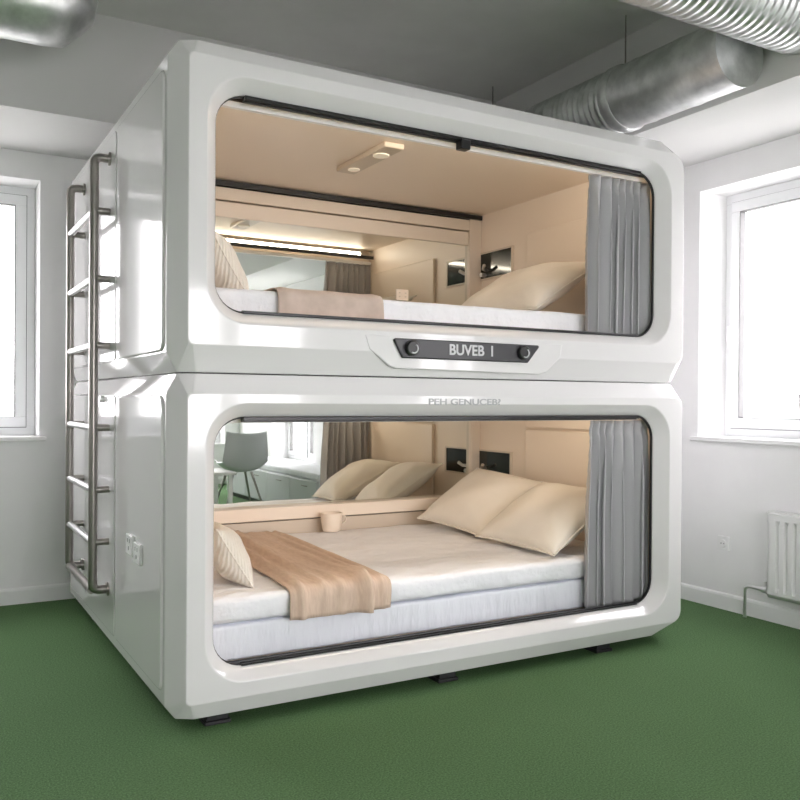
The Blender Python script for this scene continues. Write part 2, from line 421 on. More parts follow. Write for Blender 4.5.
def pod(which):
    up = which == 'upper'
    dz = 1.315 if up else 0
    if up:
        root = empty('sleeping_pod', S((2.1, 4.2, 1.301)), 'upper white sleeping pod with black nameplate, stacked on the lower pod', 'sleeping pod', 'stacked white sleeping pods')
        z0, z1, f0, f1, op, c0, c1, cf, cc = 1.301, 2.53, 1.402, 2.468, OPU, .075, .05, 1.50, 2.452
    else:
        root = empty('sleeping_pod', S((2.1, 4.2, 0.012)), 'lower white sleeping pod standing on the green carpet on short black feet', 'sleeping pod', 'stacked white sleeping pods')
        z0, z1, f0, f1, op, c0, c1, cf, cc = .012, 1.297, .078, 1.222, OPL, .045, .075, .165, 1.19
    shell('shell', z0, z1, c0, c1, f0, f1, op, root)
    lining(cf, cc, op, root)
    # black rubber seal round the opening
    bm = bmesh.new(); x0, x1, a, c = op
    loft(bm, [[(x, y, z) for x, z in rrect(x0 + i * .15, x1 - i, a + i, c - i, .118 - i)] for (i, y) in ((.0006, 3.134), (.0075, 3.134), (.0075, 3.1449), (.0006, 3.1449))], s=True)
    finish('door_seal', bm, 'rubber', root, smooth=40)
    # sliding door tracks: top and bottom
    bm = bmesh.new(); box(bm, x0 + .11, x1 - .11, 3.118, 3.133, c - .016, c - .001, s=True); box(bm, x0 + .11, x1 - .11, 3.136, 3.15, c - .022, c - .001, s=True)
    finish('top_track', bm, 'black', root, bevel=.0015, smooth=30)
    bm = bmesh.new(); box(bm, x0 + .11, x1 - .11, 3.122, 3.132, a + .0005, a + .008, s=True); box(bm, x0 + .11, x1 - .11, 3.138, 3.148, a + .0005, a + .013, s=True)
    if not up: box(bm, .96, 3.32, 3.150, 3.241, cf + .0003, cf + .004, s=True)
    finish('bottom_track', bm, 'black', root, bevel=.0015, smooth=30)
    if up:
        b3 = boxo('latch', 'black', (2.085, 2.135, 3.105, 3.15, c - .055, c - .012), root, s=True, bevel=.004)
    # added fill behind the front header: warm light to brighten the pod, lip hides it
    boxo('fill_light_lip', 'black', (.94, 3.33, 3.226, 3.236, c + .008, cc - .055 if up else cc - .036), root, s=True)
    ld = bpy.data.lights.new('warm_fill_light', 'AREA'); ld.shape = 'RECTANGLE'; ld.size = 2.1; ld.size_y = .02; ld.energy = 4.6 if up else 5.4; ld.color = (1, .87, .72)
    lo = bpy.data.objects.new('warm_fill_light', ld); COL.objects.link(lo); lo.location = S((2.13, 3.222, cc - .040 if up else cc - .022))
    lo.rotation_euler = Vector((0, .9, .1 if up else -.35)).to_track_quat('-Z', 'Y').to_euler()
    # mirror on the back wall with its beige frame
    mz0, mz1 = (1.66, 2.245) if up else (.575, 1.15)
    boxo('mirror', 'mirror', (.935, 3.262 if not up else 3.24, 4.745, 4.752, mz0, mz1), root, s=True)
    bm = bmesh.new(); box(bm, 3.262 if not up else 3.24, 3.334, 4.715, 4.799, cf + .001, cc - .001, s=True)
    finish('mirror_post', bm, 'lining_trim', root, bevel=.003, smooth=30)
    if up:
        boxo('header_panel', 'lining_trim', (.935, 3.325, 4.735, 4.795, 2.245, 2.335), root, s=True, bevel=.004)
        boxo('header_beam', 'lining_trim', (.935, 3.325, 4.72, 4.795, 2.341, 2.412), root, s=True, bevel=.004)
        boxo('shadow_gap', 'black', (.935, 3.33, 4.70, 4.795, 2.416, 2.445), root, s=True)
    else:
        boxo('header_panel', 'lining_trim', (.935, 3.26, 4.73, 4.795, 1.15, 1.188), root, s=True, bevel=.003)
        boxo('ledge', 'lining', (.935, 3.262, 4.668, 4.795, .497, .572), root, s=True, bevel=.006)
        boxo('ledge_riser', 'lining_trim', (.935, 3.262, 4.69, 4.795, .17, .489), root, s=True, bevel=.003)
        boxo('ledge_gap', 'black', (.935, 3.26, 4.71, 4.79, .488, .498), root, s=True)
    # panels on the end wall (head end)
    hz = dz
    top = 2.245 if up else 1.03
    boxo('headboard_panel', 'lining', (3.312, 3.334, 3.25, 4.20, cf + .01, top), root, s=True, bevel=.005)
    if not up:
        boxo('headboard_panel', 'lining', (3.312, 3.334, 3.25, 4.20, 1.042, 1.18), root, s=True, bevel=.005)
    nz0, nz1 = (2.022, 2.186) if up else (.706, .868)
    bm = bmesh.new()
    for (p, q, r, t) in ((4.355, 4.372, nz0 - .01, nz1 + .01), (4.372, 4.71, nz1, nz1 + .01), (4.372, 4.71, nz0 - .01, nz0)):
        box(bm, 3.322, 3.334, p, q, r, t, s=True)
    fr = finish('control_niche', bm, 'lining_trim', root)
    boxo('control_screen', 'screen', (3.328, 3.3345, 4.372, 4.712, nz0, nz1), fr, s=True)
    bm = bmesh.new(); tube(bm, [(3.327, 4.64, nz0 + .05), (3.29, 4.63, nz0 + .055), (3.275, 4.60, nz0 + .075)], .011, 10, s=True); tube(bm, [(3.33, 4.66, nz0 + .02), (3.29, 4.66, nz0 + .02)], .014, 10, s=True)
    finish('reading_light', bm, 'chrome', fr, smooth=40)
    # ceiling fixture with its round lamp
    fx = boxo('ceiling_fixture', 'lining_trim', (1.975, 2.085, 3.60, 4.14, cc - .028, cc - .0005), root, s=True, bevel=.006)
    bm = bmesh.new()
    tube(bm, [(2.03, 3.74, cc - .0285), (2.03, 3.74, cc - .034)], .04, 28, s=True); finish('lamp_lens', bm, 'lamp', fx, smooth=30)
    bm = bmesh.new(); tube(bm, [(2.03, 4.04, cc - .0285), (2.03, 4.04, cc - .034)], .03, 28, s=True); finish('lamp_lens', bm, 'lamp', fx, smooth=30)
    # side panel (raised, rounded corners)
    pz0, pz1 = (1.378, 2.44) if up else (.10, 1.218)
    bm = bmesh.new()
    A = [(.8205, y, z) for y, z in rrect(3.195, 4.03, pz0, pz1, .05)]; Bq = [(.812, y, z) for y, z in rrect(3.203, 4.022, pz0 + .008, pz1 - .008, .045)]
    R = loft(bm, [A, Bq], s=True); bm.faces.new(R[1]); bm.faces.new(R[0][::-1])
    finish('side_panel', bm, 'shell', root, smooth=20, bevel=.003)
    bm = bmesh.new()
    A = [(.8205, y, z) for y, z in rrect(4.06, 5.29, pz0, pz1, .03)]; Bq = [(.8165, y, z) for y, z in rrect(4.064, 5.286, pz0 + .004, pz1 - .004, .028)]
    R = loft(bm, [A, Bq], s=True); bm.faces.new(R[1]); bm.faces.new(R[0][::-1])
    finish('rear_side_panel', bm, 'shell', root, smooth=20, bevel=.002)
    RX = Matrix.Rotation(math.radians(90), 3, 'X')
    if up:
        # raised trapezoid and nameplate
        bm = bmesh.new()
        o1 = [(1.60, 1.47), (1.62, 1.41), (1.715, 1.345), (1.75, 1.335), (2.50, 1.325), (2.545, 1.335), (2.625, 1.40), (2.64, 1.47)]
        plate('nameplate_mount', o1, 3.0735, 3.112, 'shell', root, bevel=.004)
        o2 = []
        for i, p in enumerate([(1.728, 1.452), (1.770, 1.378), (2.428, 1.376), (2.492, 1.448), (2.488, 1.458), (1.735, 1.460)]): o2.append(p)
        np_ = plate('nameplate', o2, 3.060, 3.074, 'plate', root, bevel=.005)
        for xx in (1.812, 2.395):
            bm = bmesh.new(); tube(bm, [(xx, 3.0605, 1.420), (xx, 3.045, 1.420), (xx, 3.040, 1.420)], .03, 26, s=True, radii=[.031, .031, .026])
            kn = finish('plate_lamp', bm, 'black', np_, smooth=40)
            bm = bmesh.new()
            pts = [(xx + .019 * math.cos(t), 3.0385, 1.418 + .019 * math.sin(t)) for t in [math.radians(-120 + 12 * k) for k in range(16)]]
            tube(bm, pts, .003, 8, s=True); finish('lamp_ring', bm, 'letter', kn, smooth=60)
        text('lettering', 'BUVEB  I', .062, S((2.115, 3.0592, 1.419)), RX, 'letter', np_, sx=.98)
    else:
        text('lettering', 'PEH GENUCEB?', .036, S((2.095, 3.0742, 1.196)), RX, 'greyletter', root, ext=.0006, sx=1.5)
        for fxx, fyy in ((1.02, 3.20), (2.06, 3.19), (2.98, 3.19), (1.02, 5.1), (2.06, 5.1), (3.02, 5.1)):
            bm = bmesh.new(); p = S((fxx, fyy, 0.012))
            box(bm, p.x - .05, p.x + .05, p.y - .05, p.y + .05, 0.0, .014); box(bm, p.x - .042, p.x + .042, p.y - .042, p.y + .042, .014, p.z)
            finish('foot', bm, 'rubber', root, bevel=.003, smooth=30)
        # sockets and lock on the side
        so = sideplate('side_socket', [(3.485, .530), (3.60, .530), (3.60, .612), (3.485, .612)], .799, .8125, 'whiteplastic', root, bevel=.003)
        bm = bmesh.new()
        for (y, z) in ((3.56, .588), (3.525, .588), (3.5425, .556)): box(bm, .7983, .7995, y - .004, y + .004, z - .008, z + .008, s=True)
        finish('socket_holes', bm, 'dark', so)
        so = sideplate('side_socket', [(3.625, .545), (3.74, .545), (3.74, .627), (3.625, .627)], .799, .8125, 'whiteplastic', root, bevel=.003)
        bm = bmesh.new()
        for (y, z) in ((3.70, .603), (3.665, .603), (3.6825, .571)): box(bm, .7983, .7995, y - .004, y + .004, z - .008, z + .008, s=True)
        finish('socket_holes', bm, 'dark', so)
        bm = bmesh.new(); tube(bm, [(.818, 4.33, 1.20), (.800, 4.33, 1.20)], .016, 16, s=True); box(bm, .795, .80, 4.322, 4.338, 1.165, 1.205, s=True)
        finish('lock', bm, 'chrome', root, smooth=40)
    return root
pod('lower'); pod('upper')

# ------------------------------------------------------------------ ladder
lad = empty('ladder', S((.76, 4.53, .34)), 'brushed steel ladder mounted on the side of the stacked pods', 'ladder')
LX = .745
for y in (4.19, 4.87):
    bm = bmesh.new()
    pts = bent([(.812, y, 2.335), (LX, y, 2.335), (LX, y, .30), (.812, y, .30)], .055)
    tube(bm, pts, .0205, 18, s=True); finish('rail', bm, 'steel', lad, smooth=50)
    for z in (2.335, .30):
        bm = bmesh.new(); tube(bm, [(.8165, y, z), (.806, y, z)], .031, 20, s=True); finish('flange', bm, 'steel', lad, smooth=40)
for z in (2.085, 1.766, 1.452, 1.064, .772, .525, .30):
    if z > .31:
        bm = bmesh.new(); tube(bm, [(LX + .005, 4.19, z), (.8165, 4.19, z)], .0165, 14, s=True)
        finish('bracket', bm, 'steel', lad, smooth=50)
        bm = bmesh.new(); tube(bm, [(LX + .005, 4.87, z), (.8165, 4.87, z)], .0165, 14, s=True)
        finish('bracket', bm, 'steel', lad, smooth=50)
    bm = bmesh.new(); tube(bm, [(LX, 4.205, z), (LX, 4.855, z)], .0155 if z > .31 else .02, 16, s=True)
    finish('rung', bm, 'rungsteel' if z > .31 else 'steel', lad, smooth=50)

# ------------------------------------------------------------------ bedding
def softbox(name, dims, material, label=None, cat=None, bev=.03, amp=.004, seed=0, parent=None, ends=None):
    x0, x1, y0, y1, z0, z1 = dims
    nx, ny, nz = 60, 36, 4
    bm = bmesh.new()
    bmesh.ops.create_cube(bm, size=1)
    bmesh.ops.subdivide_edges(bm, edges=bm.edges, cuts=1)
    bm.free(); bm = bmesh.new()
    # rounded box from stacked loops
    loops = []
    prof = [(bev, 0), (bev * .3, bev * .3), (0, bev)] + [(0, bev + (z1 - z0 - 2 * bev) * t) for t in (.33, .66, 1)] + [(bev * .3, z1 - z0 - bev * .3), (bev, z1 - z0)]
    def per(i):
        a, b_, c, d = x0 + i, x1 - i, y0 + i, y1 - i
        P = []
        for k in range(nx): P.append((a + (b_ - a) * k / nx, c))
        for k in range(ny): P.append((b_, c + (d - c) * k / ny))
        for k in range(nx): P.append((b_ - (b_ - a) * k / nx, d))
        for k in range(ny): P.append((a, d - (d - c) * k / ny))
        return P
    for (i, z) in prof:
        lp = []
        for (x, y) in per(i):
            nn = noise.noise(Vector((x * 5 + seed, y * 5, (z0 + z) * 7))) * amp
            lp.append((x, y - nn * 1.2 if y < (y0 + y1) / 2 else y, z0 + z + (nn if z > (z1 - z0) * .5 else 0)))
        loops.append(lp)
    R = loft(bm, loops, s=True)
    bm.faces.new(R[0][::-1])
    # top surface grid
    g = []
    for j in range(ny + 1):
        row = []
        for i in range(nx + 1):
            if j == 0: row.append(R[-1][i])
            elif j == ny: row.append(R[-1][nx + ny + (nx - i)] if i > 0 else R[-1][2 * nx + ny])
            elif i == nx: row.append(R[-1][nx + j])
            elif i == 0: row.append(R[-1][2 * nx + 2 * ny - j])
            else:
                x = x0 + bev + (x1 - x0 - 2 * bev) * i / nx; y = y0 + bev + (y1 - y0 - 2 * bev) * j / ny
                nn = noise.noise(Vector((x * 5 + seed, y * 5, z1 * 7))) * amp + noise.noise(Vector((x * 14 + seed, y * 3 + x * 4, 2))) * amp * 1.3
                row.append(bm.verts.new(S((x, y, z1 + nn))))
        g.append(row)
    for j in range(ny):
        for i in range(nx): bm.faces.new((g[j][i], g[j][i + 1], g[j + 1][i + 1], g[j + 1][i]))
    o = finish(name, bm, material, parent, smooth=180)
    if label: tag(o, label, cat)
    return o

softbox('bed_base', (.95, 3.305, 3.243, 4.685, .168, .305), 'basesheet', 'white-skirted bed base under the mattress in the lower pod', 'bed base', bev=.012, amp=.006, seed=3)
softbox('mattress', (.945, 3.305, 3.236, 4.66, .316, .417), 'sheet', 'white sheeted mattress with tan throw in the lower pod', 'mattress', bev=.022, amp=.008)
softbox('mattress', (.95, 3.305, 3.243, 4.70, 1.503, 1.642), 'sheet', 'white mattress in the upper pod, only its front edge showing', 'mattress', bev=.02, amp=.003, seed=9)

def pillow(name, w, h, t, c, U, V, material, label, cat='pillow', group=None, seed=0, pinch=.07, piping=True):
    U = Vector(U).normalized(); V = Vector(V); V = (V - U * V.dot(U)).normalized(); W = U.cross(V)
    n = 30; bm = bmesh.new(); grid = {}
    c = Vector(c)
    def pt(i, j, side):
        u, v = -1 + 2 * i / n, -1 + 2 * j / n
        x = w / 2 * u * (1 - pinch * (1 - v * v) * abs(u)); y = h / 2 * v * (1 - pinch * (1 - u * u) * abs(v))
        f = max(0, (1 - abs(u) ** 2.6)) ** .62 * max(0, (1 - abs(v) ** 2.6)) ** .62
        nz = noise.noise(Vector((u * 2 + seed, v * 2, seed * 1.7 + side))) * .16
        # pull creases fanning out of the corners
        cr = .055 * math.sin(14 * math.atan2(1 - abs(v), 1 - abs(u) + 1e-3)) * (abs(u) * abs(v)) ** 1.5
        z = side * t / 2 * f * (1 + nz + cr * 2.5)
        return S(c + U * x + V * y + W * z)
    for side in (1, -1):
        for i in range(n + 1):
            for j in range(n + 1):
                if side == -1 and (i in (0, n) or j in (0, n)): grid[(i, j, -1)] = grid[(i, j, 1)]
                else: grid[(i, j, side)] = bm.verts.new(pt(i, j, side))
        for i in range(n):
            for j in range(n):
                bm.faces.new([grid[(a, b_, side)] for a, b_ in ((i, j), (i + 1, j), (i + 1, j + 1), (i, j + 1))])
    o = finish(name, bm, material, smooth=180)
    tag(o, label, cat, group)
    if piping:
        bm = bmesh.new()
        pts = [pt(i, 0, 1) for i in range(n)] + [pt(n, j, 1) for j in range(n)] + [pt(n - i, n, 1) for i in range(n)] + [pt(0, n - j, 1) for j in range(n + 1)]
        tube(bm, pts, .004, 8, cap=False)
        finish('piping', bm, material, o, smooth=180)
    return o

pillow('pillow', .58, .58, .20, (2.985, 3.59, .585), (.13, -1, -.04), (.60, .14, .33), 'pillow', 'front cream pillow nearest the curtain in the lower pod', group='cream pillows in the lower pod', seed=1)
pillow('pillow', .60, .56, .20, (2.99, 4.22, .600), (.14, -1, -.08), (.58, .1, .36), 'pillow', 'rear cream pillow, behind the other on the lower bed', group='cream pillows in the lower pod', seed=5)
pillow('pillow', .70, .60, .19, (2.97, 3.80, 1.820), (.14, -1, .0), (.60, .12, .34), 'pillow', 'cream pillow leaning on the end wall of the upper pod', seed=8)
pillow('cushion', .40, .30, .15, (1.185, 3.58, .540), (.10, 1, 0), (-.62, 0, 1), 'ribbed', 'ribbed white cushion at the left end of the lower bed', 'cushion', seed=3)
pillow('cushion', .42, .33, .17, (1.175, 3.68, 1.776), (.05, 1, 0), (-.6, 0, 1), 'ribbed', 'ribbed cream cushion at the left end of the upper bed', 'cushion', seed=4)

def throw(name, path, x0, x1, skew, material, label, folds, amp, seed=0, thick=.005, wob=.012):
    """path: list of (y,z) with normals computed; width x0->x1 interpolated from skew list"""
    import bisect
    P = [Vector((0, y, z)) for y, z in path]; L_ = [0]
    for a, c in zip(P[:-1], P[1:]): L_.append(L_[-1] + (c - a).length)
    tot = L_[-1]; NS, NW = 80, 60; bm = bmesh.new(); g = []
    for i in range(NS + 1):
        s = tot * i / NS; k = min(max(bisect.bisect_right(L_, s) - 1, 0), len(P) - 2); f = (s - L_[k]) / (L_[k + 1] - L_[k])
        p = P[k].lerp(P[k + 1], f); t = (P[k + 1] - P[k]).normalized(); nrm = Vector((0, -t.z, t.y)); 
        if nrm.z < 0 or (abs(nrm.z) < .05 and nrm.y > 0): nrm = -nrm
        q = i / NS; row = []
        xl = x0[0] + (x0[1] - x0[0]) * q + wob * noise.noise(Vector((q * 4, seed, 0))); xr = x1[0] + (x1[1] - x1[0]) * q + wob * noise.noise(Vector((q * 4, seed + 9, 0)))
        for j in range(NW + 1):
            w = j / NW
            h = 0
            for (cw, sp, hh, dr) in folds:
                d = (w - cw - dr * q) / sp
                h += hh * math.exp(-d * d) * (.55 + .45 * math.sin(q * 3 + cw * 7))
            h += amp * (noise.noise(Vector((w * 5 + seed, q * 6, 1))) + 1) * .5
            edge = min(1, min(w, 1 - w) * 9)
            h *= edge
            pp = p + nrm * (h + thick * .6); pp.x = xl + (xr - xl) * w
            row.append(bm.verts.new(S(pp)))
        g.append(row)
    for i in range(NS):
        for j in range(NW): bm.faces.new((g[i][j], g[i + 1][j], g[i + 1][j + 1], g[i][j + 1]))
    o = finish(name, bm, material, smooth=180)
    sm = o.modifiers.new('thickness', 'SOLIDIFY'); sm.thickness = thick; sm.offset = 1
    return tag(o, label, 'throw blanket')

zt = .424
lp_ = [(4.63, zt), (4.2, zt), (3.6, zt), (3.26, zt), (3.235, zt - .006), (3.219, zt - .025), (3.215, .36), (3.213, .308)]
throw('throw_blanket', lp_, (1.43, 1.335), (1.87, 1.80), 0, 'throw', 'tan throw blanket laid across the lower mattress and over its front edge',
      [(.07, .035, .050, .03), (.20, .045, .060, .14), (.40, .030, .036, .10), (.58, .055, .046, .14), (.80, .030, .026, -.05), (.92, .03, .024, 0)], .014, seed=2)
zu = 1.650
lp_ = [(4.2, zu), (3.7, zu), (3.275, zu), (3.243, zu - .006), (3.226, zu - .025), (3.222, 1.58), (3.221, 1.524)]
throw('throw_blanket', lp_, (1.285, 1.28), (1.80, 1.765), 0, 'pinkthrow', 'pale tan throw blanket folded over the front of the upper mattress',
      [(.06, .05, .010, 0), (.5, .10, .004, 0), (.95, .05, .010, 0)], .004, seed=6)

# beige cup on the mattress by the ledge
cup = empty('cup', S((2.17, 4.585, .417)), 'small beige cup standing by the back ledge of the lower bed', 'cup')
bm = bmesh.new(); c0 = S((2.17, 4.585, .424))
prof = [(.0, 0), (.044, 0), (.052, .008), (.060, .06), (.064, .105), (.060, .108), (.056, .104), (.052, .06), (.045, .014), (0, .012)]
rings = [[bm.verts.new(c0 + Vector((max(r, .0005) * math.cos(2 * PI * k / 28), max(r, .0005) * math.sin(2 * PI * k / 28), z))) for k in range(28)] for r, z in prof]
for a, c in zip(rings[:-1], rings[1:]):
    for k in range(28): bm.faces.new((a[k], a[(k + 1) % 28], c[(k + 1) % 28], c[k]))
finish('cup_body', bm, 'lining', cup, smooth=50)
bm = bmesh.new()
pts = [c0 + Vector((.062, 0, .085)), c0 + Vector((.088, -.005, .082)), c0 + Vector((.092, -.006, .05)), c0 + Vector((.06, 0, .035))]
tube(bm, bent(pts, .02), .006, 10); finish('cup_handle', bm, 'lining_trim', cup, smooth=60)

# ------------------------------------------------------------------ curtains
def curtain(zb, ztop, yc, label, seed):
    root = empty('curtain', S((3.08, 3.19, zb)), label, 'curtain', 'grey pod curtains')
    bm = bmesh.new(); NU, NV = 420, 44; rows = []
    rnd = random.Random(seed); ph = [rnd.uniform(-.5, .5) for _ in range(12)]
    for j in range(NV + 1):
        v = j / NV; z = zb + (ztop - zb) * (1 - v)         # v=0 top
        row = []
        tight = math.exp(-v * 9)
        for i in range(NU + 1):
            u = i / NU
            xl = 2.912 - .018 * min(1, v * 2.2) ; xr = 3.322
            ug = u + .016 * math.sin(u * 19 + seed) * (1 - tight)
            x = xl + (xr - xl) * ug
            th = PI * (u * 7.3 + .22 * math.sin(u * 8 + seed) + .10 * math.sin(v * 3 + u * 5 + seed)) + seed
            lobe = abs(math.sin(th)) ** .6                      # broad rounded pleats with narrow deep valleys
            y = (1 - 2 * lobe) * (.019 + .013 * min(1, v * 3)) + .004 * noise.noise(Vector((u * 6, v * 2.2, seed)))
            x += .012 * math.sin(2 * th) * min(1, v * 3)
            if .045 < v < .085: y *= .62
            row.append(bm.verts.new(S((x, yc + y, z))))
        rows.append(row)
    for j in range(NV):
        for i in range(NU): bm.faces.new((rows[j][i], rows[j][i + 1], rows[j + 1][i + 1], rows[j + 1][i]))
    o = finish('curtain_fabric', bm, 'curtain', root, smooth=180)
    sm = o.modifiers.new('thickness', 'SOLIDIFY'); sm.thickness = .002
    boxo('curtain_rail', 'whiteplastic', (.97, 3.325, yc - .010, yc + .010, ztop + .002, ztop + .026), root, s=True)
    return root
curtain(1.512, 2.328, 3.195, 'grey pleated curtain drawn to the right end of the upper pod', 2)
curtain(.175, 1.108, 3.195, 'grey pleated curtain drawn to the right end of the lower pod', 5)

# ------------------------------------------------------------------ wall fittings
def wall_socket(name, loc, nrm, label, parent=None, size=.08):
    """square plate with round recess"""
    root = empty(name, loc, label, 'wall socket')
    n = Vector(nrm); up = Vector((0, 0, 1)); sd = up.cross(n)
    def P(a, b_, d): return Vector(loc) + sd * a + up * b_ + n * d
    bm = bmesh.new(); h = size / 2
    A = [P(a, b_, 0) for a, b_ in rrect(-h, h, -h, h, .006, 4)]; B_ = [P(a, b_, .009) for a, b_ in rrect(-h + .002, h - .002, -h + .002, h - .002, .005, 4)]
    R = loft(bm, [A, B_]); bm.faces.new(R[0][::-1]); bm.faces.new(R[1]); finish('socket_plate', bm, 'whiteplastic', root, smooth=40)
    bm = bmesh.new(); tube(bm, [P(0, 0, .0091), P(0, 0, .0125)], .0, 26, radii=[.024, .022]); finish('socket_insert', bm, 'trim', root, smooth=40)
    bm = bmesh.new()
    for a in (-.0095, .0095): tube(bm, [P(a, 0, .0126), P(a, 0, .0132)], .0032, 12)
    finish('socket_holes', bm, 'dark', root)
wall_socket('wall_socket', (X1, 3.362, .382), (-1, 0, 0), 'white wall socket low on the right wall beside the radiator', size=.085)
# small double socket on the upper back panel
so = empty('wall_socket', S((2.735, 4.745, 1.88)), 'small beige socket on the mirrored back of the upper pod', 'wall socket')
boxo('socket_plate', 'lining', (2.69, 2.78, 4.736, 4.745, 1.845, 1.915), so, s=True, bevel=.003)
bm = bmesh.new()
for a in (2.713, 2.757):
    for zz in (1.868, 1.892): box(bm, a - .006, a + .006, 4.735, 4.7365, zz - .004, zz + .004, s=True)
finish('socket_holes', bm, 'lining_trim', so)

# radiator under window
rad = empty('radiator', (4.05, 2.4, .12), 'white ribbed panel radiator under the window on the right wall', 'radiator')
RY0, RY1, RZ0, RZ1, RXf = 1.80, 3.005, .150, .615, 4.025
bm = bmesh.new()
# ribbed front face profile along Y
prof = []; y = RY0 + .035
prof.append((RY0, RXf + .006)); prof.append((RY0 + .02, RXf))
while y < RY1 - .05:
    prof += [(y, RXf), (y + .008, RXf + .014), (y + .020, RXf + .014), (y + .028, RXf)]; y += .052
prof += [(RY1 - .02, RXf), (RY1, RXf + .006)]
rows = []
for (z, dep) in ((RZ0, .012), (RZ0 + .02, .0), (RZ0 + .035, 0), (RZ0 + .055, 1), (RZ1 - .065, 1), (RZ1 - .045, 0), (RZ1 - .012, 0), (RZ1, .012)):
    rows.append([bm.verts.new((RXf + (xx - RXf) * (dep if dep >= .9 else 0) + (dep if dep < .9 else 0), yy, z)) for yy, xx in prof])
for a, c in zip(rows[:-1], rows[1:]):
    for i in range(len(prof) - 1): bm.faces.new((a[i], a[i + 1], c[i + 1], c[i]))
o = finish('front_panel', bm, 'radiator', rad, smooth=25)
sm = o.modifiers.new('thickness', 'SOLIDIFY'); sm.thickness = .004; sm.offset = 0
boxo('back_panel', 'radiator', (4.068, 4.078, RY0, RY1, RZ0, RZ1 - .005), rad, bevel=.003)
bm = bmesh.new(); box(bm, RXf + .008, 4.08, RY1 - .006, RY1, RZ0 + .01, RZ1 + .002); finish('side_cover', bm, 'radiator', rad, bevel=.002, smooth=30)
bm = bmesh.new(); box(bm, RXf + .008, 4.08, RY0, RY0 + .006, RZ0 + .01, RZ1 + .002)
finish('side_cover', bm, 'radiator', rad, bevel=.002, smooth=30)
bm = bmesh.new(); yy = RY0 + .02
box(bm, RXf + .004, RXf + .010, RY0, RY1, RZ1 - .004, RZ1 + .004); box(bm, 4.072, 4.08, RY0, RY1, RZ1 - .004, RZ1 + .004)
while yy < RY1 - .03:
    box(bm, RXf + .01, 4.072, yy, yy + .008, RZ1 - .003, RZ1 + .003); yy += .022
finish('top_grille', bm, 'radiator', rad)
bm = bmesh.new(); tube(bm, [(4.06, RY1, RZ1 - .035), (4.06, RY1 + .014, RZ1 - .035), (4.06, RY1 + .02, RZ1 - .035)], .012, 14, radii=[.009, .009, .007]); finish('air_vent', bm, 'chrome', rad, smooth=40)
bm = bmesh.new(); tube(bm, [(4.06, RY1, .178), (4.06, RY1 + .02, .178), (4.06, RY1 + .022, .178), (4.06, RY1 + .05, .178), (4.06, RY1 + .052, .178), (4.06, RY1 + .085, .178)], .012, 16, radii=[.010, .010, .019, .019, .013, .011]); vl = finish('valve', bm, 'chrome', rad, smooth=35)
bm = bmesh.new(); tube(bm, [(4.06, RY1 + .036, .178), (4.06, RY1 + .036, .222)], .013, 16, radii=[.013, .010]); finish('valve_cap', bm, 'whiteplastic', vl, smooth=35)
bm = bmesh.new(); tube(bm, bent([(4.06, RY1 + .08, .178), (4.06, RY1 + .165, .178), (4.06, RY1 + .165, 0.001)], .035), .0095, 14); finish('pipe', bm, 'chrome', rad, smooth=50)
bm = bmesh.new(); 
bm.free()
for yy in (RY0 + .2, RY1 - .2): boxo('wall_bracket', 'radiator', (4.079, X1, yy - .02, yy + .02, RZ0 + .05, RZ1 - .08), rad)

# ------------------------------------------------------------------ ducts
def duct(name, label, pts, r, flex=None, collars=(), group=None):
    """pts: straight or bent path; flex=(a,b) fraction of the path that is corrugated"""
    P = [Vector(p) for p in pts]; L_ = [0]
    for a, c in zip(P[:-1], P[1:]): L_.append(L_[-1] + (c - a).length)
    tot = L_[-1]; root = empty(name, P[0], label, 'air duct', group)
    def at(s):
        k = 0
        while k < len(P) - 2 and s > L_[k + 1]: k += 1
        return P[k].lerp(P[k + 1], (s - L_[k]) / (L_[k + 1] - L_[k]))
    segs = []
    if flex:
        a, c = flex[0] * tot, flex[1] * tot
        if a > 0.01: segs.append((0, a, False))
        segs.append((a, c, True))
        if c < tot - .01: segs.append((c, tot, False))
    else: segs = [(0, tot, False)]
    for (a, c, fl) in segs:
        bm = bmesh.new()
        if fl:
            n = int((c - a) / .009); q = [at(a + (c - a) * i / n) for i in range(n + 1)]
            rr = [r * (1 + .035 * math.sin(i * 2 * PI / 4.5)) for i in range(n + 1)]
        else:
            n = max(8, int((c - a) / .03)); q = [at(a + (c - a) * i / n) for i in range(n + 1)]
            rr = [r * (1.018 if i % 9 == 0 and i > 0 else 1) for i in range(n + 1)]
        tube(bm, q, r, 40, cap=True, radii=rr)
        finish('flexible_hose' if fl else 'duct_pipe', bm, 'galv', root, smooth=60)
    for s in collars:
        p, q = at(max(0, s * tot - .03)), at(min(tot, s * tot + .03))
        bm = bmesh.new(); d = (q - p); tube(bm, [p, p + d * .2, p + d * .8, q], r, 40, radii=[r * 1.02, r * 1.07, r * 1.07, r * 1.02]); finish('collar', bm, 'galv', root, smooth=40)
        m_ = (p + q) / 2
        if abs(d.normalized().z) < .5:
            bm = bmesh.new(); tube(bm, [m_ + Vector((0, 0, r)), Vector((m_.x, m_.y, H))], .004, 8); finish('hanger', bm, 'steel', root)
    return root
duct('air_duct', 'ribbed silver duct crossing high in front of the pods from left to right', [(-3.19, 2.36, 2.89), (3.38, 2.36, 2.89)], .16, (.55, 1.0), (.2, .5))
duct('air_duct', 'silver duct running back above the right end of the upper pod', [(3.20, 2.55, 2.77), (3.20, 4.62, 2.77)], .16, (.36, .72), (.34, .9))
duct('air_duct', 'smooth silver duct near the ceiling over the window on the left', bent([(-3.19, 4.12, 2.97), (.56, 4.12, 2.97), (.56, 4.12, 3.199)], .02), .18, None, (.2, .81))

